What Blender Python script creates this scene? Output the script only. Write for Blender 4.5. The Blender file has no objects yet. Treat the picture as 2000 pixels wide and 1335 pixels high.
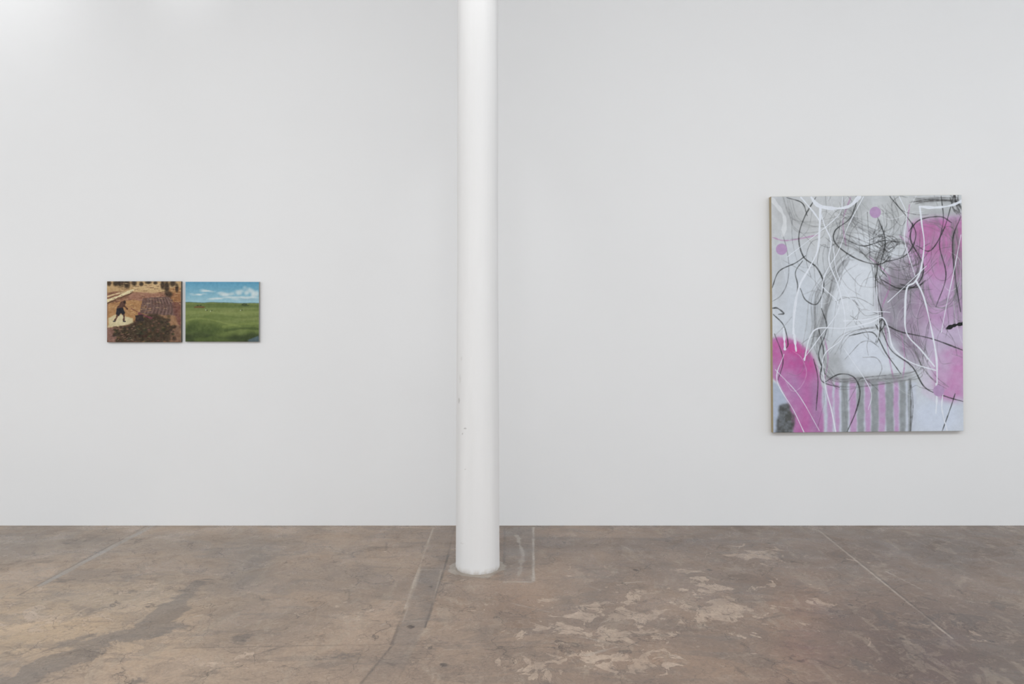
import bpy, math, random
import numpy as np
from mathutils import Vector
random.seed(4); rng=np.random.default_rng(7)
scn=bpy.context.scene
C=scn.collection
try: scn.view_settings.view_transform='Standard'
except Exception: pass
F=1463.0; HC=1.45; D=5.5; HY=640.0; CX=1000.0

# ---------------------------------------------------------------- helpers
def s2l(a):
    a=np.clip(np.asarray(a,dtype=float)/255.0,0,1)
    return np.where(a<=0.04045,a/12.92,((a+0.055)/1.055)**2.4)
def col4(r,g,b): return tuple(float(v) for v in s2l([r,g,b]))+(1.0,)
def desat(c,s,k=1.0):
    c=np.asarray(c,float); l=c.mean(-1,keepdims=True); return np.clip((l+(c-l)*s)*k,0,255)
def fadj(c): return desat(c,.90,1.06)*np.array([.985,1.0,1.0])
def fc(r,g,b): return col4(*fadj([r,g,b]))
def fbm(X,Y,scale,seed,octv=4):
    r=np.random.default_rng(seed); L=r.random((256,256)); out=0; amp=1; tot=0
    for o in range(octv):
        u=X/scale*(2**o)+o*17.3; v=Y/scale*(2**o)+o*9.1
        iu=np.floor(u).astype(int); iv=np.floor(v).astype(int); fu=u-iu; fv=v-iv
        fu=fu*fu*(3-2*fu); fv=fv*fv*(3-2*fv)
        a=L[iu%256,iv%256]; b=L[(iu+1)%256,iv%256]; c=L[iu%256,(iv+1)%256]; d=L[(iu+1)%256,(iv+1)%256]
        out=out+amp*((a*(1-fu)+b*fu)*(1-fv)+(c*(1-fu)+d*fu)*fv); tot+=amp; amp*=0.5
    return out/tot
def link(name,me,mat=None,parent=None):
    o=bpy.data.objects.new(name,me); C.objects.link(o)
    if mat: me.materials.append(mat)
    if parent: o.parent=parent
    return o
def raw_mesh(name,verts,faces,smooth=False):
    me=bpy.data.meshes.new(name); me.from_pydata([tuple(v) for v in verts],[],faces); me.update()
    if smooth:
        for p in me.polygons: p.use_smooth=True
    return me
def grid_mesh(name,co,attrs,flip=False,closed=False,smooth=True):
    H,W,_=co.shape
    idx=np.arange(H*W).reshape(H,W)
    if closed:
        a=idx[:-1,:]; b=np.roll(idx,-1,1)[:-1,:]; c=np.roll(idx,-1,1)[1:,:]; d=idx[1:,:]
    else:
        a=idx[:-1,:-1]; b=idx[:-1,1:]; c=idx[1:,1:]; d=idx[1:,:-1]
    q=np.stack([d,c,b,a] if flip else [a,b,c,d],-1).reshape(-1,4)
    me=bpy.data.meshes.new(name); n=len(q)
    me.vertices.add(H*W); me.vertices.foreach_set('co',co.reshape(-1).astype(np.float32))
    me.loops.add(n*4); me.loops.foreach_set('vertex_index',q.reshape(-1).astype(np.int32))
    me.polygons.add(n); me.polygons.foreach_set('loop_start',(np.arange(n)*4).astype(np.int32))
    me.polygons.foreach_set('loop_total',np.full(n,4,dtype=np.int32))
    me.update(calc_edges=True); me.validate()
    me.polygons.foreach_set('use_smooth',np.full(n,smooth,dtype=bool))
    for k,arr in attrs.items():
        at=me.color_attributes.new(k,'FLOAT_COLOR','POINT')
        f=np.ones((H*W,4),dtype=np.float32); f[:,:arr.shape[-1]]=arr.reshape(H*W,-1)
        at.data.foreach_set('color',f.reshape(-1))
    return me
def box(name,lo,hi,mat,parent=None):
    x0,y0,z0=lo; x1,y1,z1=hi
    v=[(x0,y0,z0),(x1,y0,z0),(x1,y1,z0),(x0,y1,z0),(x0,y0,z1),(x1,y0,z1),(x1,y1,z1),(x0,y1,z1)]
    f=[(0,3,2,1),(4,5,6,7),(0,1,5,4),(1,2,6,5),(2,3,7,6),(3,0,4,7)]
    return link(name,raw_mesh(name,v,f),mat,parent)

# node helpers
class NT:
    def __init__(s,name):
        s.m=bpy.data.materials.new(name); s.m.use_nodes=True; s.t=s.m.node_tree
        s.b=s.t.nodes['Principled BSDF']
    def n(s,ty,**k):
        nd=s.t.nodes.new(ty)
        for a,v in k.items(): setattr(nd,a,v)
        return nd
    def l(s,a,b): s.t.links.new(a,b)
    def put(s,v,sock):
        if hasattr(v,'is_output'): s.l(v,sock)
        else: sock.default_value=v
    def math(s,op,a,b=0.0,clamp=False):
        nd=s.n('ShaderNodeMath',operation=op,use_clamp=clamp); s.put(a,nd.inputs[0]); s.put(b,nd.inputs[1]); return nd.outputs[0]
    def mix(s,f,a,b,mode='MIX'):
        nd=s.n('ShaderNodeMix',data_type='RGBA',blend_type=mode); s.put(f,nd.inputs[0]); s.put(a,nd.inputs[6]); s.put(b,nd.inputs[7]); return nd.outputs[2]
    def noise(s,vec,scale,detail=4,rough=0.5,dist=0.0):
        nd=s.n('ShaderNodeTexNoise'); s.l(vec,nd.inputs['Vector'])
        nd.inputs['Scale'].default_value=scale; nd.inputs['Detail'].default_value=detail
        nd.inputs['Roughness'].default_value=rough; nd.inputs['Distortion'].default_value=dist
        return nd.outputs['Fac']
    def rng(s,v,a,b,c=0.0,d=1.0):
        nd=s.n('ShaderNodeMapRange',interpolation_type='SMOOTHSTEP'); s.put(v,nd.inputs[0])
        for i,x in enumerate((a,b,c,d)): nd.inputs[i+1].default_value=x
        return nd.outputs[0]
    def attr(s,name,out='Color'):
        return s.n('ShaderNodeVertexColor',layer_name=name).outputs[out]
    def pos(s): return s.n('ShaderNodeTexCoord').outputs['Object']
    def mapped(s,p,sc,rz):
        m=s.n('ShaderNodeMapping'); m.inputs['Scale'].default_value=sc; m.inputs['Rotation'].default_value=(0,0,rz); s.l(p,m.inputs[0]); return m.outputs[0]
    def bump(s,h,strength,dist):
        nd=s.n('ShaderNodeBump'); nd.inputs['Strength'].default_value=strength; nd.inputs['Distance'].default_value=dist
        s.l(h,nd.inputs['Height']); s.l(nd.outputs[0],s.b.inputs['Normal'])

def plaster(name,c,rough=0.75,var=0.03):
    k=NT(name); p=k.pos(); n=k.noise(p,1.3,4,0.5)
    f=k.rng(n,0.3,0.7)
    c=np.array(c); a=col4(*(c*(1-var))); b=col4(*c)
    k.l(k.mix(f,a,b),k.b.inputs['Base Color']); k.b.inputs['Roughness'].default_value=rough
    k.b.inputs['Specular IOR Level'].default_value=0.25
    k.bump(k.noise(p,90,3,0.6),0.06,0.002)
    return k.m
def plain(name,c,rough=0.6,scale=40,var=0.12):
    k=NT(name); n=k.noise(k.pos(),scale,4,0.6); c=np.array(c,float)
    k.l(k.mix(n,col4(*(c*(1-var))),col4(*np.minimum(c*(1+var),255))),k.b.inputs['Base Color'])
    k.b.inputs['Roughness'].default_value=rough
    return k.m
def paint_mat(name,rough=0.6,weave=700):
    k=NT(name); k.l(k.attr('paint'),k.b.inputs['Base Color']); k.b.inputs['Roughness'].default_value=rough
    k.b.inputs['Specular IOR Level'].default_value=0.2
    k.bump(k.noise(k.pos(),weave,2,0.5),0.05,0.0006)
    return k.m

# ---------------------------------------------------------------- painting in numpy
def blur(m,s):
    if s<=0: return m
    r=max(1,int(3*s)); g=np.exp(-0.5*(np.arange(-r,r+1)/s)**2); g/=g.sum()
    for ax in (0,1):
        p=np.pad(m,[(r,r) if a==ax else (0,0) for a in (0,1)],mode='edge'); o=0
        for i,w in enumerate(g):
            o=o+w*(p[i:i+m.shape[0],:] if ax==0 else p[:,i:i+m.shape[1]])
        m=o
    return m
def spline(pts,step=0.6):
    P=[np.array(p,float) for p in pts]
    P=[2*P[0]-P[1]]+P+[2*P[-1]-P[-2]]; out=[]
    for i in range(1,len(P)-2):
        p0,p1,p2,p3=P[i-1:i+3]; n=max(2,int(np.linalg.norm(p2-p1)/step))
        t=np.linspace(0,1,n,endpoint=False)[:,None]
        out.append(0.5*((2*p1)+(-p0+p2)*t+(2*p0-5*p1+4*p2-p3)*t**2+(-p0+3*p1-3*p2+p3)*t**3))
    out.append(P[-2][None]); return np.concatenate(out)
class Art:
    def __init__(s,x0,y0,x1,y1,S,bg):
        s.x0,s.y0,s.S=x0,y0,S; s.W=int((x1-x0)*S)+1; s.H=int((y1-y0)*S)+1
        xs=np.linspace(x0,x1,s.W); ys=np.linspace(y0,y1,s.H); s.X,s.Y=np.meshgrid(xs,ys)
        s.img=np.zeros((s.H,s.W,3))+np.array(bg,float); s.dn=fbm(s.X,s.Y,5,71)
    def blend(s,m,c):
        m=np.clip(m,0,1)[...,None]; s.img=s.img*(1-m)+np.array(c,float)*m
    def poly(s,pts,c,a=1.0,soft=1.5,warp=4,ws=18,seed=1,mott=0.0,ms=14):
        X=s.X+(fbm(s.X,s.Y,ws,seed)-.5)*2*warp; Y=s.Y+(fbm(s.X,s.Y,ws,seed+50)-.5)*2*warp
        ins=np.zeros(X.shape,bool); n=len(pts)
        for i in range(n):
            xa,ya=pts[i]; xb,yb=pts[(i+1)%n]
            if ya==yb: continue
            ins^=((ya>Y)!=(yb>Y))&(X<(xb-xa)*(Y-ya)/(yb-ya)+xa)
        m=blur(ins.astype(float),soft*s.S)*a
        if mott: m=m*(1-mott+mott*np.clip((fbm(s.X,s.Y,ms,seed+9)-.3)*2.5,0,1))
        s.blend(m,c)
    def ell(s,cx,cy,rx,ry,c,a=1.0,soft=0.15,rot=0):
        t=math.radians(rot); dx=s.X-cx; dy=s.Y-cy
        u=(dx*math.cos(t)+dy*math.sin(t))/rx; v=(-dx*math.sin(t)+dy*math.cos(t))/ry
        r=np.sqrt(u*u+v*v); s.blend(np.clip((1+soft-r)/(2*soft),0,1)*a,c)
    def stroke(s,pts,w,c,a=1.0,soft=0.6,taper=True,dry=0.0,seed=3):
        P=spline(pts); n=len(P); m=np.zeros((s.H,s.W))
        ph=np.random.default_rng(seed).random()*6
        for i,(x,y) in enumerate(P):
            t=i/max(1,n-1); ww=w*0.5*(1+0.26*math.sin(t*9+ph)+.2*math.sin(t*23+ph*2))
            if taper: ww*=min(1,0.35+t*8,0.35+(1-t)*8)
            R=ww+soft*2+0.7
            i0=max(0,int((x-R-s.x0)*s.S)); i1=min(s.W,int((x+R-s.x0)*s.S)+2)
            j0=max(0,int((y-R-s.y0)*s.S)); j1=min(s.H,int((y+R-s.y0)*s.S)+2)
            if i0>=i1 or j0>=j1: continue
            d=np.hypot(s.X[j0:j1,i0:i1]-x,s.Y[j0:j1,i0:i1]-y)
            v=np.clip((ww+soft*.5-d)/(2*soft)+.5,0,1) if w<3 else np.clip((ww+soft*.5-d)/(soft),0,1)
            m[j0:j1,i0:i1]=np.maximum(m[j0:j1,i0:i1],v)
        if dry: m=m*(1-dry*np.clip((s.dn-.35)*3,0,1))
        s.blend(m*a,c)
    def sketch(s,pts,c,k=3,jit=5,w=1.2,a=0.5,soft=0.8,seed=0):
        r=np.random.default_rng(seed+100)
        for q in range(k):
            off=r.normal(0,jit*0.5,2)
            p=[(x+off[0]+r.normal(0,jit*0.35),y+off[1]+r.normal(0,jit*0.35)) for x,y in pts]
            s.stroke(p,w*(0.5+r.random()*0.8),c,a*(0.5+0.5*r.random()),soft,dry=0.5,seed=seed+q)

# ---- large abstract
def paint_large():
    A=Art(1510,382,1882,843,1.8,(198,205,213))
    n=fbm(A.X,A.Y,70,11); A.img+=((n-.5)*26)[...,None]
    A.ell(1560,430,80,70,(186,187,186),.6,.9); A.ell(1770,400,120,50,(180,183,182),.6,.9)
    A.ell(1680,570,62,95,(210,217,226),.9,.5); A.ell(1700,690,70,40,(207,215,228),.9,.5)
    A.ell(1550,560,35,90,(200,208,218),.8,.6); A.ell(1830,815,60,40,(200,210,228),.9,.5)
    A.ell(1580,620,40,70,(192,201,212),.6,.7)
    for k,(x,y,rx,ry,ro,a) in enumerate([(1665,430,14,60,25,.55),(1640,480,16,50,20,.55),(1750,430,12,50,-10,.45),(1600,640,14,60,10,.5),(1630,700,20,30,0,.5),(1550,420,18,40,-30,.35),(1735,600,20,60,0,.4),(1700,500,40,14,20,.45),(1845,420,40,18,0,.5),(1525,540,12,50,0,.3),(1620,560,10,60,12,.4),(1720,740,60,10,0,.4)]):
        A.ell(x,y,rx,ry,(158,162,165),a,.8,ro)
    P=(186,108,168)
    A.poly([(1780,440),(1820,428),(1884,424),(1884,782),(1840,780),(1824,740),(1812,690),(1798,640),(1790,580),(1776,490)],(186,164,198),.85,5,8,26,61,.25,30)
    A.poly([(1784,436),(1820,428),(1884,424),(1884,640),(1850,652),(1818,640),(1795,600),(1786,540),(1776,480)],(182,138,184),.88,6,9,24,2,.45,20)
    A.poly([(1784,436),(1830,430),(1884,426),(1884,540),(1850,555),(1815,540),(1795,500),(1776,470)],P,.88,5,8,20,4,.6,12)
    A.poly([(1800,440),(1860,436),(1884,440),(1884,500),(1840,512),(1802,486)],(184,90,154),.55,7,8,14,44,.7,9)
    A.poly([(1715,545),(1750,530),(1800,540),(1815,600),(1800,640),(1810,680),(1790,720),(1760,690),(1735,650),(1716,600)],(146,134,154),.92,6,7,20,6,.4)
    A.poly([(1735,510),(1780,500),(1800,530),(1790,560),(1745,560)],(154,142,160),.75,4,5,14,8,.3)
    A.ell(1765,560,18,30,(118,114,122),.5,.9); A.ell(1752,600,12,30,(120,116,126),.35,.9); A.ell(1790,640,20,50,(160,132,164),.5,.9)
    A.ell(1850,570,30,34,(192,154,198),.6,.8); A.ell(1845,500,14,40,(170,144,174),.45,.9,10)
    A.ell(1866,600,20,60,(166,146,174),.55,.9); A.ell(1826,470,6,40,(148,138,150),.4,.9); A.ell(1808,600,16,40,(166,138,168),.5,.9)
    A.ell(1870,470,9,46,(148,136,148),.45,.9); A.ell(1800,460,10,20,(150,128,148),.4,.9)
    A.ell(1850,650,34,16,(196,184,210),.7,.9); A.ell(1856,676,30,10,(184,172,194),.5,.9)
    A.poly([(1826,696),(1850,686),(1884,680),(1884,770),(1860,782),(1838,780),(1822,760)],(188,126,178),.86,6,7,18,14,.5,12)
    A.ell(1866,738,20,30,(200,144,192),.6,.9); A.ell(1845,712,12,24,(190,174,202),.6,.9)
    A.poly([(1800,700),(1826,700),(1824,770),(1838,790),(1800,770)],(203,191,214),.7,3,5,16,15,.3)
    A.poly([(1500,661),(1520,657),(1540,659),(1558,666),(1574,678),(1587,695),(1597,718),(1604,745),(1609,775),(1611,810),(1609,850),(1548,850),(1540,790),(1520,745),(1500,730)],(178,110,168),.97,1.8,2,16,20,.2)
    A.poly([(1510,662),(1540,660),(1568,674),(1588,698),(1598,735),(1572,742),(1540,722),(1514,704)],(198,68,146),.86,6,5,16,22,.45,12)
    A.poly([(1548,690),(1580,700),(1598,760),(1604,843),(1586,843),(1580,780),(1560,730)],(166,98,158),.6,4,6,12,45,.6)
    A.ell(1572,800,12,50,(190,84,156),.55,.9); A.ell(1592,790,9,50,(164,132,172),.6,.8)
    A.ell(1555,750,12,40,(172,130,178),.6,.9,-12); A.ell(1524,690,10,24,(182,130,178),.5,.9)
    A.poly([(1500,735),(1524,752),(1540,790),(1548,850),(1500,850)],(170,182,203),.95,1.5,3,14,24)
    A.poly([(1522,790),(1540,786),(1552,812),(1548,850),(1514,850),(1518,820)],(76,78,76),.95,1.8,5,10,26,.3,6)
    A.poly([(1606,760),(1640,745),(1790,745),(1790,850),(1610,850)],(192,200,215),.9,2,4,18,30)
    for x,w,c in [(1621,10,1),(1635,8,1),(1650,12,0),(1666,12,1),(1681,12,0),(1695,10,1),(1709,13,0),(1723,12,1),(1738,14,0),(1751,8,1),(1763,11,0),(1777,5,0)]:
        c=(186,142,188) if c else (134,140,142)
        y0=738+random.uniform(-4,8)
        A.poly([(x-w/2,y0),(x+w/2,y0+2),(x+w/2+1,790),(x+w/2,850),(x-w/2,850),(x-w/2-1,790)],c,.88,1.3,2.2,14,int(x),.2,10)
    A.poly([(1640,725),(1700,735),(1780,728),(1790,745),(1700,752),(1645,745)],(148,151,156),.75,3,6,12,33,.5)
    A.poly([(1606,690),(1640,690),(1650,740),(1610,750)],(162,166,171),.6,3,6,12,34,.4)
    M=(176,120,170)
    for p in [[(1665,385),(1650,430),(1655,480)],[(1760,460),(1776,480),(1780,520)],[(1610,745),(1618,700),(1612,660)],[(1780,400),(1776,440),(1784,460)],[(1512,462),(1540,468),(1600,458)],[(1762,650),(1768,700),(1764,740)],[(1700,500),(1740,545),(1725,600)],[(1730,640),(1738,700),(1746,740)]]:
        A.stroke(p,1.8,M,.65,.7,dry=.4)
    K=(74,74,74); K2=(44,44,44); G=(112,114,116)
    for p,w in [([(1660,505),(1634,545),(1614,600),(1606,660)],8),([(1720,505),(1745,478),(1785,478),(1803,520),(1785,556)],7),([(1640,460),(1690,490),(1730,505)],7),([(1660,400),(1680,440),(1725,460)],7),([(1610,735),(1680,745),(1770,735)],7),([(1868,440),(1872,520),(1872,600)],7),([(1812,560),(1830,592),(1862,585)],6),([(1600,560),(1592,620),(1604,680)],6),([(1736,630),(1770,660),(1800,700)],6),([(1720,430),(1728,470),(1722,510)],9),([(1800,395),(1840,392),(1880,400)],9),([(1740,520),(1760,560),(1800,565)],7),([(1830,420),(1846,470),(1838,520)],6)]:
        A.stroke(p,w,(114,116,120),.36,3.4,True,.4)
    A.sketch([(1665,500),(1640,530),(1618,590),(1604,650),(1606,700),(1628,745)],G,7,13,1.2,.55,1,1)
    A.sketch([(1712,500),(1715,560),(1718,620),(1722,660)],K,4,6,.9,.6,.7,2)
    A.sketch([(1717,512),(1730,480),(1765,470),(1795,490),(1800,530),(1780,558),(1745,560),(1720,540),(1717,512)],K,10,11,.9,.55,.7,3)
    A.sketch([(1802,540),(1806,580),(1830,600),(1860,590),(1875,550),(1870,490)],G,8,9,1.1,.6,.8,4)
    A.sketch([(1608,720),(1640,748),(1700,742),(1760,735),(1800,728),(1812,690)],K,5,11,.9,.5,.7,5)
    A.sketch([(1625,690),(1650,655),(1700,640),(1740,650),(1790,690),(1800,730)],K,4,11,.9,.5,.7,6)
    A.sketch([(1640,400),(1660,430),(1700,450),(1735,470),(1745,430),(1735,400)],G,8,17,1.0,.55,.8,7)
    A.sketch([(1636,470),(1670,480),(1720,510),(1770,520),(1812,500)],K,8,16,.9,.55,.7,8)
    A.sketch([(1726,440),(1716,470),(1736,500),(1722,520)],K2,7,15,.9,.6,.6,9)
    A.sketch([(1700,470),(1730,462),(1746,480),(1720,500)],K2,5,14,.9,.6,.6,10)
    A.sketch([(1790,392),(1830,388),(1876,392)],K,8,8,1.3,.6,.9,11)
    A.sketch([(1866,384),(1872,400),(1880,416)],K2,9,7,1.6,.7,.9,12)
    A.sketch([(1866,430),(1872,520),(1876,640)],G,4,6,3.0,.6,1.6,13)
    A.sketch([(1540,384),(1560,430),(1600,440),(1650,425)],G,6,11,1.1,.5,.9,14)
    A.sketch([(1580,700),(1590,640),(1600,570),(1640,520)],G,6,11,1.1,.5,.9,15)
    A.sketch([(1785,640),(1800,700),(1820,740),(1850,760)],K,4,9,.9,.55,.8,16)
    A.sketch([(1720,610),(1722,640),(1712,670)],K2,4,3,.9,.6,.7,17)
    A.sketch([(1780,745),(1784,790),(1780,843)],K,3,4,1.2,.7,.8,18)
    A.sketch([(1808,430),(1840,440),(1868,470),(1850,520)],G,6,12,1.0,.5,.8,19)
    r=np.random.default_rng(5)
    for q in range(120):
        if q<74: x,y=r.uniform(1590,1870),r.uniform(392,640)
        else: x,y=r.uniform(1520,1866),r.uniform(400,770)
        th=r.uniform(0,6.28); cur=r.normal(0,.5); pts=[(x,y)]
        for _ in range(r.integers(3,6)):
            th+=cur+r.normal(0,.25); x+=math.cos(th)*r.uniform(10,26); y+=math.sin(th)*r.uniform(18,42); pts.append((x,y))
        A.stroke(pts,r.uniform(.5,1.0),[(72,74,76),(112,114,118),(60,60,62),(226,230,238),(96,98,102)][q%5],r.uniform(.25,.6),.6,dry=.5,seed=q)
    B=(40,42,42)
    for p,w in [([(1597,384),(1574,424),(1563,462),(1572,500),(1598,522),(1611,556),(1598,592),(1576,585),(1565,562)],1.6),
      ([(1510,560),(1524,528),(1556,512),(1576,498)],1.1),
      ([(1552,608),(1560,560),(1556,530),(1570,508)],1.0),
      ([(1680,384),(1664,425),(1634,450),(1636,476),(1676,505),(1720,516),(1742,500)],1.4),
      ([(1742,384),(1786,440),(1790,470),(1770,500),(1730,512)],1.1),
      ([(1786,436),(1782,470),(1806,520),(1794,556),(1760,564),(1722,545)],1.7),
      ([(1792,480),(1820,490),(1846,450),(1862,400),(1866,384)],1.2),
      ([(1842,384),(1846,430),(1838,480),(1850,540),(1830,600)],1.2),
      ([(1880,424),(1864,470),(1868,540),(1878,610)],1.7),
      ([(1718,512),(1712,560),(1724,610),(1722,640)],1.3),
      ([(1716,634),(1724,624),(1730,632),(1720,646),(1712,634)],1.4),
      ([(1728,632),(1760,648),(1820,662),(1884,686)],1.5),
      ([(1722,640),(1742,684),(1782,716),(1808,758),(1850,776),(1884,786)],1.4),
      ([(1660,655),(1700,648),(1716,660),(1732,690),(1760,730)],1.2),
      ([(1612,745),(1640,730),(1668,736),(1680,764),(1672,802),(1654,843)],1.4),
      ([(1600,640),(1610,690),(1604,740),(1640,756)],1.3),
      ([(1510,600),(1520,600),(1532,610),(1522,612)],2.0),
      ([(1512,612),(1532,634),(1540,668),(1536,680)],1.1),
      ([(1716,420),(1732,470),(1722,520),(1734,540)],1.2),
      ([(1660,470),(1690,480),(1730,470),(1760,474)],1.1),
      ([(1778,452),(1800,430),(1840,424),(1862,436)],1.3),
      ([(1540,384),(1570,395),(1580,420)],1.0),
      ([(1590,700),(1598,740),(1594,800)],1.0),
      ([(1514,650),(1530,700),(1520,740)],.9),
      ([(1840,843),(1856,800),(1866,770)],1.0),
      ([(1606,600),(1616,640),(1600,690),(1612,730)],1.1),
      ([(1760,555),(1790,562),(1810,548)],1.4)]:
        A.stroke(p,w,B,.84,.7,dry=.3,seed=int(p[0][1]))
    A.stroke([(1886,633),(1868,636),(1852,642)],6,(28,30,32),1,.6,False)
    Wt=(220,226,236)
    for p,w in [([(1588,384),(1602,400),(1632,406),(1662,402),(1682,384)],6),
      ([(1606,404),(1604,440),(1600,486),(1582,524),(1564,556),(1554,600),(1550,650)],3.6),
      ([(1568,384),(1590,410),(1604,430)],2.2),
      ([(1604,406),(1614,440),(1626,470),(1622,510),(1640,560),(1652,620),(1646,660),(1610,694),(1612,750),(1624,800),(1632,843)],1.5),
      ([(1886,392),(1862,402),(1830,406),(1800,404)],4.4),
      ([(1800,404),(1804,440),(1808,480),(1800,530),(1788,552),(1774,562),(1770,600),(1772,650),(1800,684),(1826,716)],2.8),
      ([(1792,550),(1806,580),(1820,640),(1830,700),(1831,750)],3.1),
      ([(1572,702),(1582,660),(1600,640),(1650,640),(1700,630),(1724,620),(1736,640),(1746,680),(1780,708),(1828,724)],2.1),
      ([(1650,626),(1690,624),(1722,616)],2.0),
      ([(1532,640),(1534,680)],4),([(1551,640),(1556,684)],4),
      ([(1714,560),(1718,640),(1714,664)],1.3),
      ([(1760,384),(1774,420),(1770,470),(1790,540)],1.0),
      ([(1690,384),(1660,440),(1640,490),(1612,540),(1606,600)],1.0),
      ([(1736,590),(1780,550),(1812,520)],1.0),
      ([(1842,770),(1840,800),(1850,843)],1.8),([(1829,750),(1830,780),(1828,808)],3),
      ([(1532,690),(1518,740),(1550,800),(1570,843)],1.1),
      ([(1515,720),(1560,770),(1600,840)],.8),
      ([(1610,560),(1640,600),(1600,660),(1570,700)],1.0),
      ([(1880,460),(1868,520),(1850,600),(1840,650)],1.0),
      ([(1540,500),(1580,470),(1640,420),(1650,384)],.8),([(1630,480),(1640,540),(1680,600),(1740,610)],.8),
      ([(1650,680),(1700,760),(1696,800)],.8)]:
        A.stroke(p,w,Wt,.94,.5,False,seed=int(p[0][0]))
    A.stroke([(1512,388),(1530,412),(1536,430),(1532,458)],7,(214,218,222),.75,1,False)
    for x,y in [(1713,414.5),(1529,485),(1834,764)]: A.ell(x,y,11,11,(176,146,186),1,.06)
    A.img+=(rng.normal(0,2.2,A.X.shape))[...,None]+((fbm(A.X,A.Y,6,77)-.5)*14)[...,None]
    return desat(A.img,.94)
# ---- brown farm scene
def paint_farm():
    A=Art(209,549,354,668,3,(150,110,76))
    A.poly([(200,545),(360,545),(360,568),(200,572)],(182,148,100),1,1,2,10,1)
    A.poly([(262,556),(300,551),(345,558),(350,572),(262,574)],(196,164,116),1,.8,2,8,2,.2)
    A.poly([(209,572),(250,566),(300,575),(354,574),(354,600),(209,600)],(136,92,68),1,.8,3,10,3,.3)
    A.poly([(246,572),(330,570),(338,584),(250,590)],(154,108,86),1,.8,2,10,4,.3,5)
    A.poly([(212,592),(262,584),(290,592),(284,616),(256,636),(209,640)],(172,126,76),1,.6,2,10,5,.25,6)
    A.poly([(280,582),(336,578),(348,616),(272,612)],(104,78,70),1,.6,1.5,8,6)
    for i in range(9):
        x=284+i*6.5; A.stroke([(x*0.8+62,581),(x+4,598),(x*1.12-38,616)],1.2,(142,110,98),.5,.5,dry=.4)
        A.stroke([(x*0.8+65,581),(x+7,598),(x*1.12-34,616)],1.0,(66,48,44),.55,.5,dry=.4)
    A.poly([(322,562),(354,560),(354,600),(338,590)],(152,102,60),1,1,3,8,7,.4,5)
    A.poly([(336,590),(354,590),(354,640),(344,625)],(112,68,58),1,1,3,6,8,.4,5)
    for x,y,rx,ry in [(236,552,7,8),(248,554,6,9),(262,552,5,6),(226,553,5,5),(326,560,5,12),(318,556,4,8),(338,553,6,6),(346,562,3,8),(213,553,4,5),(290,551,6,3),(330,574,7,5),(276,554,4,4),(304,552,4,3)]:
        A.ell(x,y,rx,ry,(50,38,26),.9,.4)
    A.stroke([(207,588),(235,577),(260,566)],4.4,(216,202,156),1,.5,False)
    A.stroke([(207,593),(235,582),(258,572)],1.5,(92,66,44),.9,.5)
    A.stroke([(209,579),(225,574),(246,569)],2.2,(210,184,138),.95,.5)
    A.poly([(212,620),(232,613),(260,621),(260,633),(211,640)],(204,194,152),.95,.8,2,8,9,.15)
    A.poly([(209,640),(240,636),(262,630),(270,668),(209,668)],(98,70,54),1,.8,3,8,10,.3,6)
    A.poly([(209,638),(234,642),(230,668),(209,668)],(134,96,84),.9,1,3,8,12,.4)
    A.poly([(248,640),(262,628),(276,622),(292,614),(308,612),(322,620),(332,634),(336,652),(334,668),(226,668),(232,654)],(62,48,32),1,1.4,4,7,13,.15)
    A.poly([(332,640),(354,634),(354,668),(334,668)],(106,78,62),.9,1,3,8,14,.5,5)
    r=np.random.default_rng(8)
    for q in range(170):
        x=r.uniform(222,342); y=r.uniform(638 if x<262 else 614,668)
        if x>330: y=max(y,638)
        R=r.uniform(1.6,4.2); A.ell(x,y,R,R*.8,(50+r.uniform(-12,18),40+r.uniform(-8,12),26),.7,.5)
        if q%2: A.ell(x-1,y-R*.45,R*.7,R*.35,(112+r.uniform(-24,24),88+r.uniform(-10,10),54),.6,.6)
        if q%9==0: A.ell(x,y,2.3,1.3,(128,80,70),.6,.6)
    for q in range(140):
        x,y=r.uniform(209,354),r.uniform(552,604); A.stroke([(x,y),(x+r.uniform(3,9),y+r.uniform(-2,2))],.9,[(80,54,38),(194,164,116),(122,78,56)][q%3],.5,.4)
    for q in range(40):
        x,y=r.uniform(211,290),r.uniform(592,616); A.stroke([(x,y),(x+r.uniform(3,8),y-r.uniform(0,2))],.8,[(138,94,56),(200,160,106)][q%2],.6,.4)
    for q in range(40):
        x,y=r.uniform(209,262),r.uniform(636,667); A.stroke([(x,y),(x+r.uniform(2,6),y-r.uniform(0,2))],.9,[(80,60,48),(160,122,104)][q%2],.6,.4)
    A.stroke([(270,612),(285,617),(298,622)],3.2,(112,54,66),.9,.6); A.stroke([(256,602),(276,612)],1.2,(112,62,58),.7,.5)
    A.poly([(264,616),(280,614),(282,626),(266,628)],(44,34,34),.9,.6,1,5,15)
    Sk=(86,54,42); Dk=(28,28,36)
    A.stroke([(240.5,592),(236.5,598),(233.5,604)],8.5,Sk,.97,.6); A.ell(243.5,589.5,2.6,2.9,(52,34,26),1,.2)
    A.stroke([(241,596),(246,600),(249.5,604)],2.2,Sk,.95,.5)
    A.poly([(228,602),(240,600.5),(244.5,611),(240.5,616),(236,611),(232,617.5),(226.5,613.5)],Dk,.97,.5,.5,5,14)
    A.stroke([(229.5,615),(227.5,620.5),(224,626)],2.6,Sk,.95,.5); A.stroke([(242,614),(242.5,620),(241.5,626)],2.6,Sk,.95,.5)
    A.stroke([(221,627),(225,627.2)],1.7,Dk,.9,.4); A.stroke([(240.5,627),(245,627.5)],1.7,Dk,.9,.4)
    A.img+=((fbm(A.X,A.Y,3,5)-.5)*36)[...,None]; return desat(A.img,.86)
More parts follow.
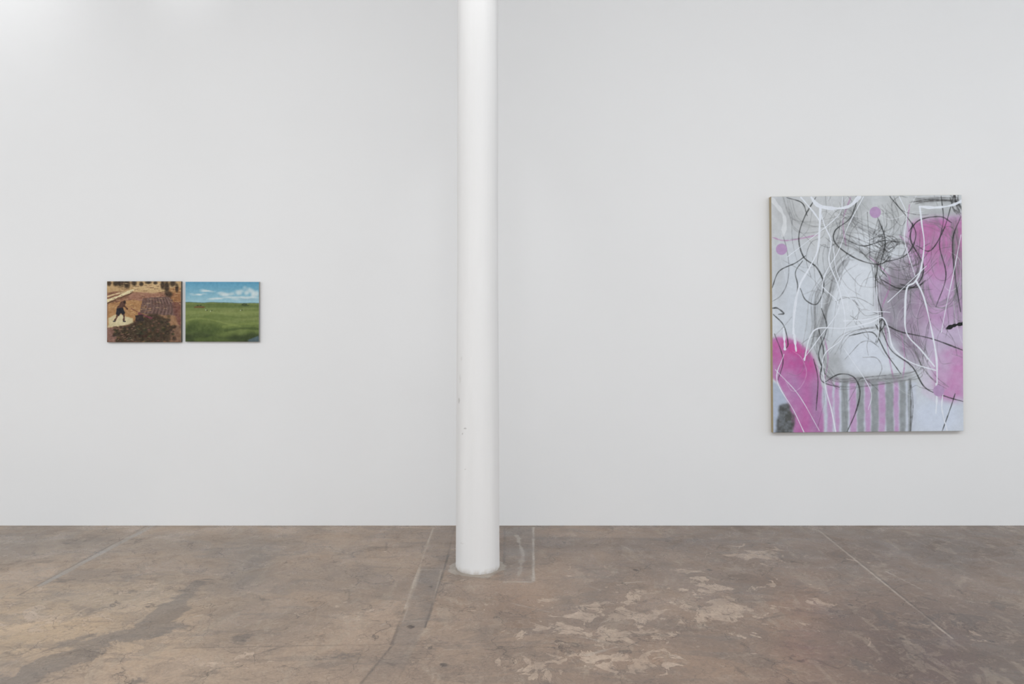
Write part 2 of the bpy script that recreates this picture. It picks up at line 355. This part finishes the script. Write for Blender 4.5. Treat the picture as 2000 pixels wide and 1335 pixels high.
# ---- green landscape
def paint_green():
    A=Art(362,550,506,667,3,(104,120,62))
    t=np.clip((A.Y-550)/40,0,1)[...,None]; sky=np.array([82,148,180.])*(1-t)+np.array([146,186,198.])*t
    hz=590+(A.X-362)*.012+(fbm(A.X,A.X*0,26,8)-.5)*2.5
    r=np.random.default_rng(2)
    A.img=A.img*0+sky
    for cx,cy,rx,ry in [(400,568,20,2.4),(385,575,16,2.2),(440,573,22,4),(466,570,16,5),(486,568,12,6),(497,575,10,8),(455,581,26,3),(420,583,22,2),(484,581,20,3)]:
        for q in range(8):
            A.ell(cx+r.normal(0,rx*.4),cy+r.normal(0,ry*.45),rx*.3,ry*.6,(202,212,212),.42,.6)
    A.ell(484,584,22,2,(150,176,188),.5,.8)
    low=(A.Y>hz); A.img=np.where(low[...,None],np.array([108,123,65.]),A.img)
    m=np.clip(1-np.abs(A.Y-hz+.3)/1.1,0,1); A.blend(m*.8,(66,98,102))
    g=fbm(A.X*.35+A.Y*.2,A.Y*1.8,14,6)
    A.blend(low*np.clip((g-.4)*3,0,1)*.6,(130,140,82))
    A.poly([(362,595),(420,592),(506,595),(506,600),(362,601)],(88,104,54),.8,.8,1,10,2)
    A.poly([(378,599),(388,597),(402,598.5),(398,601),(380,601)],(104,78,44),1,.5,.6,6,3)
    A.poly([(470,596),(478,594.5),(490,596),(480,598)],(60,74,38),1,.5,.6,6,3)
    for x,y in [(386,596.5),(392,596),(477,593),(481,593.5),(474,594)]: A.ell(x,y,2,.9,(44,54,32),.85,.4)
    A.stroke([(362,611),(400,609),(440,612),(506,609)],5,(134,145,82),.5,2.8,False)
    A.stroke([(400,618),(440,617),(470,620),(506,617)],4,(92,108,54),.45,2.2,False)
    A.poly([(362,625),(384,622),(414,624),(450,631),(506,630),(506,668),(362,668)],(88,104,50),.75,3,4,18,4,.35)
    A.stroke([(362,626),(386,622),(416,625),(448,633),(470,637)],3,(134,146,78),.5,2,False)
    A.poly([(362,633),(388,629),(414,636),(444,647),(416,653),(362,650)],(60,76,36),.85,3,5,14,5,.5,9)
    A.stroke([(436,638),(464,633),(506,631)],4,(128,142,74),.5,2.2,False); A.stroke([(440,645),(476,641),(506,642)],4,(62,78,38),.6,2,False)
    A.poly([(362,650),(400,652),(440,657),(506,650),(506,668),(362,668)],(46,58,30),.92,2.5,4,12,7,.3)
    A.poly([(380,662),(420,656),(450,664),(430,668),(380,668)],(86,102,48),.7,1.5,3,10,8,.3)
    A.poly([(484,664),(506,655),(506,668),(486,668)],(80,98,108),.9,.8,1,8,9)
    for x,y in [(402,605),(411,607.5),(470,606)]: A.ell(x,y,.8,1.1,(194,196,180),.75,.4)
    for x,y in [(404.5,606),(414,606),(473,605)]: A.ell(x,y,.9,1,(44,48,36),.8,.4)
    A.img+=((fbm(A.X,A.Y,4,5)-.5)*16)[...,None]; return desat(A.img,.92)

# ---------------------------------------------------------------- paintings as objects
def ring_mesh(name,w,h,y0,y1,t,bev=0.002):
    def rect(i,y): return [(-w/2+i,y,i),(w/2-i,y,i),(w/2-i,y,h-i),(-w/2+i,y,h-i)]
    L=[rect(t,y1),rect(0,y1),rect(0,y0+bev),rect(bev,y0),rect(t,y0),rect(t,y1)]
    v=[p for r in L for p in r]; f=[]
    for k in range(len(L)-1):
        for i in range(4):
            j=(i+1)%4; f.append((k*4+i,k*4+j,(k+1)*4+j,(k+1)*4+i))
    return raw_mesh(name,v,f)
def painting(name,label,px,depth,img,edge,tilt=0,rough=.6,bars=None):
    x0,x1,y0,y1=px; d=D-depth; sc=F/d
    X0=(x0-CX)/sc; X1=(x1-CX)/sc; Z1=HC+(HY-y0)/sc; Z0=HC+(HY-y1)/sc; w=X1-X0; h=Z1-Z0
    e=bpy.data.objects.new(name,None); C.objects.link(e); e.empty_display_size=.1
    e.location=((X0+X1)/2,D-0.0015,Z0); e.rotation_euler=(0,math.radians(tilt),0)
    e['label']=label; e['category']='painting'
    H,W,_=img.shape
    xs=np.linspace(-w/2+.001,w/2-.001,W); zs=np.linspace(h-.001,.001,H); XX,ZZ=np.meshgrid(xs,zs)
    ed=np.minimum(np.minimum(XX+w/2,w/2-XX),np.minimum(ZZ,h-ZZ))
    YY=-depth-0.0008+0.0018*np.clip(1-ed/.005,0,1)**2
    me=grid_mesh('painted_canvas',np.stack([XX,YY,ZZ],-1),{'paint':s2l(img)},flip=True)
    link('painted_canvas',me,paint_mat(name+'_paint',rough),e)
    link('canvas_edge',ring_mesh('canvas_edge',w,h,-depth,0,.006),edge,e)
    if bars: 
        link('stretcher_frame',ring_mesh('stretcher_frame',w-.014,h-.014,-depth+.004,-.002,.04),bars,e).location=(0,0,.007)
    return e
linen=plain('raw_linen',(168,154,126),.85,300)
wood=plain('pine',(176,146,100),.7,20)
pale_edge=plain('pale_edge',(150,148,144),.5,60,.05)
dark_edge=plain('dark_edge',(92,90,84),.6,60,.1)
painting('abstract_painting','large abstract canvas with pink patches, grey smears and looping black and white lines',(1510,1882,382,843),.042,paint_large(),linen,-.5,.55,wood)
painting('farm_painting','small brown painting of a stooping worker on a ploughed hillside',(209,354,549,668),.022,paint_farm(),dark_edge,0,.5,wood)
painting('landscape_painting','small landscape painting of green fields under blue cloudy sky',(362,506,550,667),.022,paint_green(),pale_edge,.1,.5,wood)

# ---------------------------------------------------------------- column
ZT=4.5; CYW=4.53; CXW=-67*CYW/F
nr,ns=900,120
zz=np.linspace(0,ZT,nr); th=np.linspace(0,2*math.pi,ns,endpoint=False)
TH,ZZ=np.meshgrid(th,zz)
R=0.1318-(0.0086)*np.clip(ZZ/1.9,0,1)**.8
R=R+(fbm(np.cos(TH)*3+10,ZZ*3+np.sin(TH)*3,1.0,3)-.5)*.0024 + .0012*np.cos(8*TH)*np.clip(1.6-ZZ,0,1)
R=R-.004*np.clip(1-ZZ/.02,0,1)**2+ (fbm(TH*3,ZZ*30,1,9)-.5)*.004*np.clip(1-ZZ/.05,0,1)
co=np.stack([R*np.cos(TH),R*np.sin(TH),ZZ],-1)
colr=np.zeros(co.shape)+np.array([223,223,223.])
colr+=((fbm(TH*2,ZZ*2,1,4)-.5)*6)[...,None]
def chip(px,py,rx,ry,c,a=1.0):
    global colr
    r=.125; s=(px-933)/ (F/(CYW-.05)) / r; s=max(-.95,min(.95,s)); tt=(-math.pi/2+math.asin(s))%(2*math.pi)
    dep=CYW-r*math.cos(math.asin(s)); z=HC+(HY-py)*dep/F; k=dep/F
    dth=(TH-tt+math.pi)%(2*math.pi)-math.pi
    q=np.hypot(dth*r/(rx*k)*math.cos(math.asin(s)), (ZZ-z)/(ry*k))+(fbm(TH*60,ZZ*120,1,12)-.5)*.9
    m=np.clip((1.15-q)*3,0,1)*a*.7; colr=colr*(1-m[...,None])+np.array(c,float)*m[...,None]
for a in [(898,782,1.6,5,(184,182,180)),(911,836,2.2,1.2,(145,143,141)),(906,846,1.4,1.6,(170,168,165)),(900,740,1.5,9,(198,197,194),.6),(911,916,1.6,1,(180,177,173)),
          (903,700,1.5,4,(202,201,199),.6),(905,1060,3,1.5,(195,192,188),.6)]: chip(*a)
base=np.clip(1-ZZ/.035,0,1)*np.clip((fbm(TH*8,ZZ*30,1,22)-.35)*3,0,1)*.6
colr=colr*(1-base[...,None])+np.array([182,172,162.])*base[...,None]
k=NT('column_paint'); k.l(k.attr('paint'),k.b.inputs['Base Color']); k.b.inputs['Roughness'].default_value=.95; k.b.inputs['Specular IOR Level'].default_value=.06
k.bump(k.noise(k.pos(),30,4,.6),.06,.003)
cole=bpy.data.objects.new('column',None); C.objects.link(cole); cole.location=(CXW,CYW,0)
cole['label']='round white painted column standing in front of the gallery wall'; cole['category']='column'
link('shaft',grid_mesh('shaft',co,{'paint':s2l(colr)},closed=True),k.m,cole)

# ---------------------------------------------------------------- floor
def axis(lo,flo,fhi,hi,fine,coarse):
    return np.concatenate([np.arange(lo,flo,coarse),np.arange(flo,fhi,fine),np.arange(fhi,hi,coarse),[hi]])
xs=axis(-8,-4.3,4.3,7,.008,.2)
ys=np.concatenate([np.arange(-5,2.6,.2),np.arange(2.6,5.5,.009),[5.5]])
XX,YY=np.meshgrid(xs,ys); dd=np.maximum(YY,.6)
U=CX+XX*F/dd; V=HY+F*HC/dd
def g(cx,cy,rx,ry,rot=0,p=1.0):
    t=math.radians(rot); dx=U-cx; dy=V-cy
    u=(dx*math.cos(t)+dy*math.sin(t))/rx; v=(-dx*math.sin(t)+dy*math.cos(t))/ry
    return np.exp(-(u*u+v*v)*p)
base=np.zeros(XX.shape+(3,))+np.array([142,118,101.])
def bl(m,c):
    global base
    m=np.clip(m,0,1)[...,None]; base=base*(1-m)+np.array(c,float)*m
bl(1/(1+np.exp((U-750)/180))*.9,(156,133,113))
bl(g(60,1230,240,75)*.9,(184,155,123)); bl(g(250,1170,160,30)*.7,(172,149,124)); bl(g(350,1310,240,40)*.5,(162,138,118))
bl(1/(1+np.exp(-(U-1420)/150))*.9,(112,93,81)); bl(g(1850,1300,260,80)*.5,(102,85,75))
bl(g(1300,1180,340,60)*.5,(144,120,103)); bl(g(1330,1290,230,40)*.6,(156,125,102)); bl(g(1530,1190,60,50)*.5,(142,110,88)); bl(g(1010,1190,60,60)*.5,(146,113,90))
bl(g(150,1060,260,26)*.5,(136,123,112)); bl(g(640,1170,160,60)*.5,(162,136,114)); bl(g(1000,1270,120,60)*.4,(130,110,95))
bl(g(1250,1062,260,12)*.6,(104,88,79)); bl(g(1800,1080,240,30)*.4,(104,87,78))
bl(g(480,1115,60,40,-50)*.6,(122,110,101)); bl(g(700,1120,120,20)*.4,(126,110,99))
bl(g(380,1060,130,14)*.4,(150,127,106))
LC=np.zeros(XX.shape+(3,))+np.array([130,112,100.]); LA=np.zeros(XX.shape)
def bline(m,c):
    global LC,LA
    m=np.clip(m,0,1); na=m+LA*(1-m); s=np.where(na>1e-4,m/np.maximum(na,1e-4),0)[...,None]
    LC=LC*(1-s)+np.array(c,float)*s; LA=na
def seg(p,q,w,c,a,jit=.003,soft=.005,seed=1):
    P=[]
    for (x,y) in (p,q):
        d=F*HC/(y-HY); P.append(((x-CX)*d/F,d))
    (ax,ay),(bx,by)=P; L=(bx-ax)**2+(by-ay)**2
    t=np.clip(((XX-ax)*(bx-ax)+(YY-ay)*(by-ay))/L,0,1)
    dist=np.hypot(XX-ax-t*(bx-ax),YY-ay-t*(by-ay))
    near=dist<w/2+soft+jit+.01
    m=np.zeros(XX.shape); xx=XX[near]; yy=YY[near]
    dn=dist[near]+(fbm(xx*12,yy*12,1,seed,3)-.5)*jit*2
    m[near]=np.clip((w/2+soft-dn)/soft,0,1)*a*np.clip((fbm(xx*4,yy*4,1,seed+5,3)-.12)*2.4,0.3,1)
    bline(m,c)
def quad(pts,c,a,warp=3,seed=1,edge=None):
    Uw=U+(fbm(XX*10,YY*10,1,seed)-.5)*2*warp; Vw=V+(fbm(XX*10,YY*10,1,seed+3)-.5)*2*warp*.5
    ins=np.zeros(U.shape,bool)
    for i in range(len(pts)):
        xa,ya=pts[i]; xb,yb=pts[(i+1)%len(pts)]
        if ya==yb: continue
        ins^=((ya>Vw)!=(yb>Vw))&(Uw<(xb-xa)*(Vw-ya)/(yb-ya)+xa)
    ins&=(YY>2)
    bline(ins*a*np.clip((fbm(XX*6,YY*6,1,seed+6)-.2)*2.2,.3,1),c)
    if edge:
        for i in range(len(pts)): seg(pts[i],pts[(i+1)%len(pts)],.006,edge,.6,seed=seed+i)
quad([(850,1028),(886,1028),(862,1112),(836,1212),(812,1262),(764,1262),(800,1170),(822,1110)],(116,104,97),.68,3,1)
quad([(822,1112),(862,1112),(838,1210),(786,1214)],(104,94,88),.65,2,2,(166,150,136))
quad([(764,1262),(812,1262),(770,1340),(700,1340)],(120,106,97),.55,8,3)
quad([(984,1029),(1043,1029),(1042,1138),(985,1134)],(124,114,108),.72,3,4)
seg((1042,1029),(1042,1134),.010,(180,169,159),.85,seed=3); seg((986,1030),(984,1100),.009,(86,76,70),.8,seed=4)
seg((888,1029),(868,1110),.009,(84,72,64),.9,seed=5); seg((846,1030),(790,1190),.007,(176,160,145),.8,seed=6); seg((868,1110),(830,1225),.008,(80,70,64),.9,seed=8)
seg((790,1190),(764,1258),.007,(84,72,64),.8,seed=41); seg((764,1262),(700,1340),.007,(84,72,64),.8,seed=42); seg((812,1262),(770,1340),.005,(90,78,70),.5,seed=43)
seg((1010,1045),(1022,1085),.018,(178,168,159),.65,.02,seed=7); seg((1022,1085),(1012,1125),.016,(172,162,154),.55,.02,seed=47); seg((984,1136),(1040,1136),.009,(176,164,152),.75,seed=9)
rr=np.hypot(XX-CXW,YY-CYW)+(fbm(XX*14,YY*14,1,31)-.5)*.08
bline(np.clip((.175-rr)/.014,0,1)*.75,(168,158,148))
seg((296,1027),(80,1142),.03,(148,141,136),.8,.01,.01,11); seg((285,1027),(40,1160),.008,(90,79,72),.85,seed=12)
seg((1600,1036),(1860,1246),.008,(176,160,146),.85,seed=13); seg((1607,1038),(1868,1249),.006,(76,65,59),.75,seed=33); seg((1045,1050),(1460,1056),.05,(96,84,78),.5,.03,.02,14)
seg((340,1265),(742,1258),.005,(94,80,71),.7,seed=15); seg((742,1258),(1060,1252),.005,(100,84,75),.6,seed=16)
seg((0,1300),(180,1240),.01,(110,95,84),.6,.02,seed=18)
seg((1730,1115),(1800,1150),.007,(170,154,140),.7,seed=19); seg((1440,1055),(1990,1046),.008,(88,77,70),.55,seed=20)
seg((0,1027.5),(2000,1027.5),.012,(84,74,68),.6,.006,.006,21)
r=np.random.default_rng(9)
for q in range(40):
    x,y=r.uniform(0,2000),r.uniform(1045,1320); seg((x,y),(x+r.normal(0,60),y+r.uniform(4,26)),.003,[(174,157,142),(86,73,65)][q%2],.6,.012,seed=200+q)
for x,y,w in [(1240,1112,.022),(1165,1063,.02),(801,1223,.026),(1301,1056,.016),(1990,1062,.02),(1384,1112,.014),(865,1297,.026),(1660,1180,.014),(1857,1197,.018),(1935,1252,.022),(1100,1058,.014),(560,1060,.012),(1560,1290,.018),(1760,1246,.02),(840,1145,.014),(1500,1060,.016)]:
    seg((x,y),(x+3,y+1),w,(58,48,44),1.6,.003,.005,int(x))
pale=np.zeros(U.shape); dark=np.zeros(U.shape)
for a in [(1410,1190,80,30,0,.54),(1380,1155,110,26,0,.45),(1480,1085,100,20,0,.46),(1345,1130,80,18,0,.42),(1250,1200,140,34,0,.49),(1200,1240,190,26,0,.54),(1110,1225,90,30,0,.49),(1180,1290,200,28,0,.54),(1060,1305,80,30,0,.46),(1430,1240,110,28,0,.36),(1270,1160,120,22,0,.35),(1300,1200,380,100,0,.32),(700,1200,140,40,0,.24),(430,1290,160,30,0,.28),(250,1150,120,26,0,.34),(860,1290,80,18,0,.24),(500,1320,140,18,0,.28),(1700,1090,140,18,0,.16),(1900,1240,140,40,0,.18),(100,1200,160,50,0,.36)]:
    pale=np.maximum(pale,g(*a[:5])*a[5])
for a in [(315,1200,90,20,-38,.95),(250,1240,150,16,-8,.85),(170,1256,90,12,0,.75),(80,1305,130,20,-18,.9),(20,1325,90,26,0,.8),(500,1245,100,16,-10,.36),(440,1110,90,24,-30,.3),(120,1130,200,14,0,.28),(1850,1200,240,80,0,.30),(1600,1110,180,30,0,.28),(1700,1290,240,40,0,.32),(890,1240,90,24,0,.26),(60,1090,160,14,0,.28),(260,1158,80,8,0,.44),(1300,1090,220,20,0,.22),(330,1330,110,12,0,.5),(200,1060,220,12,0,.28),(640,1130,80,14,-20,.24),(620,1290,100,14,-10,.3)]:
    dark=np.maximum(dark,g(*a[:5])*a[5])
msk=np.stack([pale,dark,pale*0],-1)
base=fadj(base); LCl=np.concatenate([s2l(fadj(LC)),np.clip(LA,0,1)[...,None]],-1)
zf=np.zeros(XX.shape)
fl=grid_mesh('floor',np.stack([XX,YY,zf],-1),{'base':s2l(base),'mask':msk,'line':LCl},smooth=False)
k=NT('worn_concrete'); p=k.pos(); bc=k.attr('base')
sp=k.n('ShaderNodeSeparateColor'); k.l(k.attr('mask'),sp.inputs[0])
nA=k.noise(p,3.4,12,.68,.6); nB=k.noise(p,7.0,12,.66,.8); nC=k.noise(p,1.1,6,.58,.5); nD=k.noise(p,60,5,.7); nE=k.noise(p,13,9,.68,1.0); nF=k.noise(p,4.6,11,.66,.6)
nS=k.noise(k.mapped(p,(1,2.6,1),.5),2.2,11,.66,.9)
nT=k.noise(k.mapped(p,(2.4,1,1),.45),2.6,11,.66,.8)
c=k.mix(k.rng(nC,.34,.66),k.mix(1.0,bc,(.80,.80,.82,1),'MULTIPLY'),k.mix(1.0,bc,(1.14,1.12,1.10,1),'MULTIPLY'))
c=k.mix(k.math('MULTIPLY',k.rng(nS,.54,.58),.28),c,fc(106,94,86))
c=k.mix(k.math('MULTIPLY',k.rng(nS,.48,.68),.20),c,fc(106,94,86))
c=k.mix(k.math('MULTIPLY',k.rng(nT,.56,.60),.28),c,fc(160,142,124))
c=k.mix(k.math('MULTIPLY',k.rng(nF,.54,.575),.22),c,fc(104,90,81))
c=k.mix(k.math('MULTIPLY',k.rng(nE,.57,.61),.24),c,fc(166,147,129))
c=k.mix(k.math('MULTIPLY',k.rng(nE,.42,.38),.25),c,fc(94,80,71))
dv=k.math('ADD',sp.outputs[1],k.math('MULTIPLY',k.math('SUBTRACT',nA,.5),2.4))
c=k.mix(k.math('MULTIPLY',k.rng(dv,.30,.60),.32),c,fc(104,94,88))
c=k.mix(k.math('MULTIPLY',k.rng(dv,.46,.50),.42),c,fc(98,90,86))
pv=k.math('ADD',sp.outputs[0],k.math('MULTIPLY',k.math('SUBTRACT',nB,.5),2.4))
pf=k.math('MULTIPLY',k.rng(pv,.43,.465),k.rng(nF,.35,.6,.74,.35))
c=k.mix(pf,c,fc(184,159,139))
rim=k.math('SUBTRACT',1.0,k.rng(k.math('ABSOLUTE',k.math('SUBTRACT',pv,.42)),.0,.022))
c=k.mix(k.math('MULTIPLY',rim,.45),c,fc(86,71,62))
def contour(n,lvl,w,amt,colr,c):
    r=k.math('SUBTRACT',1.0,k.rng(k.math('ABSOLUTE',k.math('SUBTRACT',n,lvl)),.0,w))
    return k.mix(k.math('MULTIPLY',r,amt),c,colr)
c=contour(nA,.47,.005,.45,fc(78,66,60),c); c=contour(nS,.44,.005,.4,fc(80,68,62),c); c=contour(nA,.56,.006,.4,fc(180,163,147),c); c=contour(nC,.5,.003,.45,fc(80,68,62),c)
def cracks(scale,w,amt,c):
    vo=k.n('ShaderNodeTexVoronoi',feature='DISTANCE_TO_EDGE'); vo.inputs['Scale'].default_value=scale
    mv=k.n('ShaderNodeVectorMath',operation='ADD'); nn=k.n('ShaderNodeTexNoise'); nn.inputs['Scale'].default_value=5; nn.inputs['Detail'].default_value=6; k.l(p,nn.inputs['Vector'])
    ms=k.n('ShaderNodeVectorMath',operation='SCALE'); k.l(nn.outputs['Color'],ms.inputs[0]); ms.inputs[3].default_value=.35
    k.l(p,mv.inputs[0]); k.l(ms.outputs[0],mv.inputs[1]); k.l(mv.outputs[0],vo.inputs['Vector'])
    crk=k.math('SUBTRACT',1.0,k.rng(vo.outputs['Distance'],.0,w))
    return k.mix(k.math('MULTIPLY',crk,k.rng(nF,.4,.55,0,amt)),c,fc(74,62,56))
c=cracks(1.7,.009,.7,c); c=cracks(4.2,.014,.4,c)
c=k.mix(k.math('MULTIPLY',k.attr('line','Alpha'),k.rng(nE,.3,.6,1.0,.7)),c,k.attr('line'))
c=k.mix(k.rng(nD,.3,.7),k.mix(1.0,c,(.87,.87,.87,1),'MULTIPLY'),k.mix(1.0,c,(1.10,1.10,1.10,1),'MULTIPLY'))
k.l(c,k.b.inputs['Base Color'])
k.l(k.rng(nA,.35,.65,.24,.44),k.b.inputs['Roughness']); k.b.inputs['Specular IOR Level'].default_value=.38
k.bump(k.math('ADD',k.math('MULTIPLY',nE,.6),k.math('MULTIPLY',pv,.4)),.06,.006)
o=link('floor',fl,k.m); o['kind']='structure'

# ---------------------------------------------------------------- room shell (open to daylight at the sides and behind)
wp=plaster('white_wall_paint',(226,227,228),.8,.006)
for nm,lo,hi in [('wall_back',(-8,5.5,0),(7,5.7,4.5)),('ceiling',(-8.2,-5,4.5),(7.2,5.7,4.7))]:
    o=box(nm,lo,hi,wp); o['kind']='structure'

# ---------------------------------------------------------------- light
w=bpy.data.worlds.new('World'); scn.world=w; w.use_nodes=True
w.node_tree.nodes['Background'].inputs[0].default_value=(.95,.978,1,1); w.node_tree.nodes['Background'].inputs[1].default_value=1.4
def aim(o,loc,tgt):
    o.location=loc; o.rotation_euler=(Vector(tgt)-Vector(loc)).to_track_quat('-Z','Y').to_euler()
def area(n,loc,tgt,sx,sy,e,c=(1,1,1)):
    l=bpy.data.lights.new(n,'AREA'); l.shape='RECTANGLE'; l.size=sx; l.size_y=sy; l.energy=e; l.color=c
    o=bpy.data.objects.new(n,l); C.objects.link(o); aim(o,loc,tgt)
def spot(n,loc,tgt,e,ang,blend=1,r=.05,c=(1,1,1)):
    l=bpy.data.lights.new(n,'SPOT'); l.energy=e; l.spot_size=math.radians(ang); l.spot_blend=blend; l.shadow_soft_size=r; l.color=c
    o=bpy.data.objects.new(n,l); C.objects.link(o); aim(o,loc,tgt)
cool=(.96,.983,1)
area('overhead_fill',(-.3,.6,4.4),(-.3,2.8,0),12.5,1.8,385,cool)  # added fill light, no visible fixture; made wide to light the wall evenly
spot('track_spot',(-.2,3.9,4.42),(-.206,4.41,3.5),25,38)
spot('track_spot',(-3.75,4.6,4.46),(-3.75,5.5,4.0),14,90)
spot('track_spot',(-2.4,4.9,4.45),(-2.4,5.5,4.1),4,60)

cam=bpy.data.cameras.new('Camera'); co_=bpy.data.objects.new('Camera',cam); C.objects.link(co_)
co_.location=(0,0,HC); co_.rotation_euler=(math.pi/2,0,0)
cam.sensor_width=36; cam.lens=F/2000*36; cam.shift_y=-(667.5-HY)/2000
scn.camera=co_
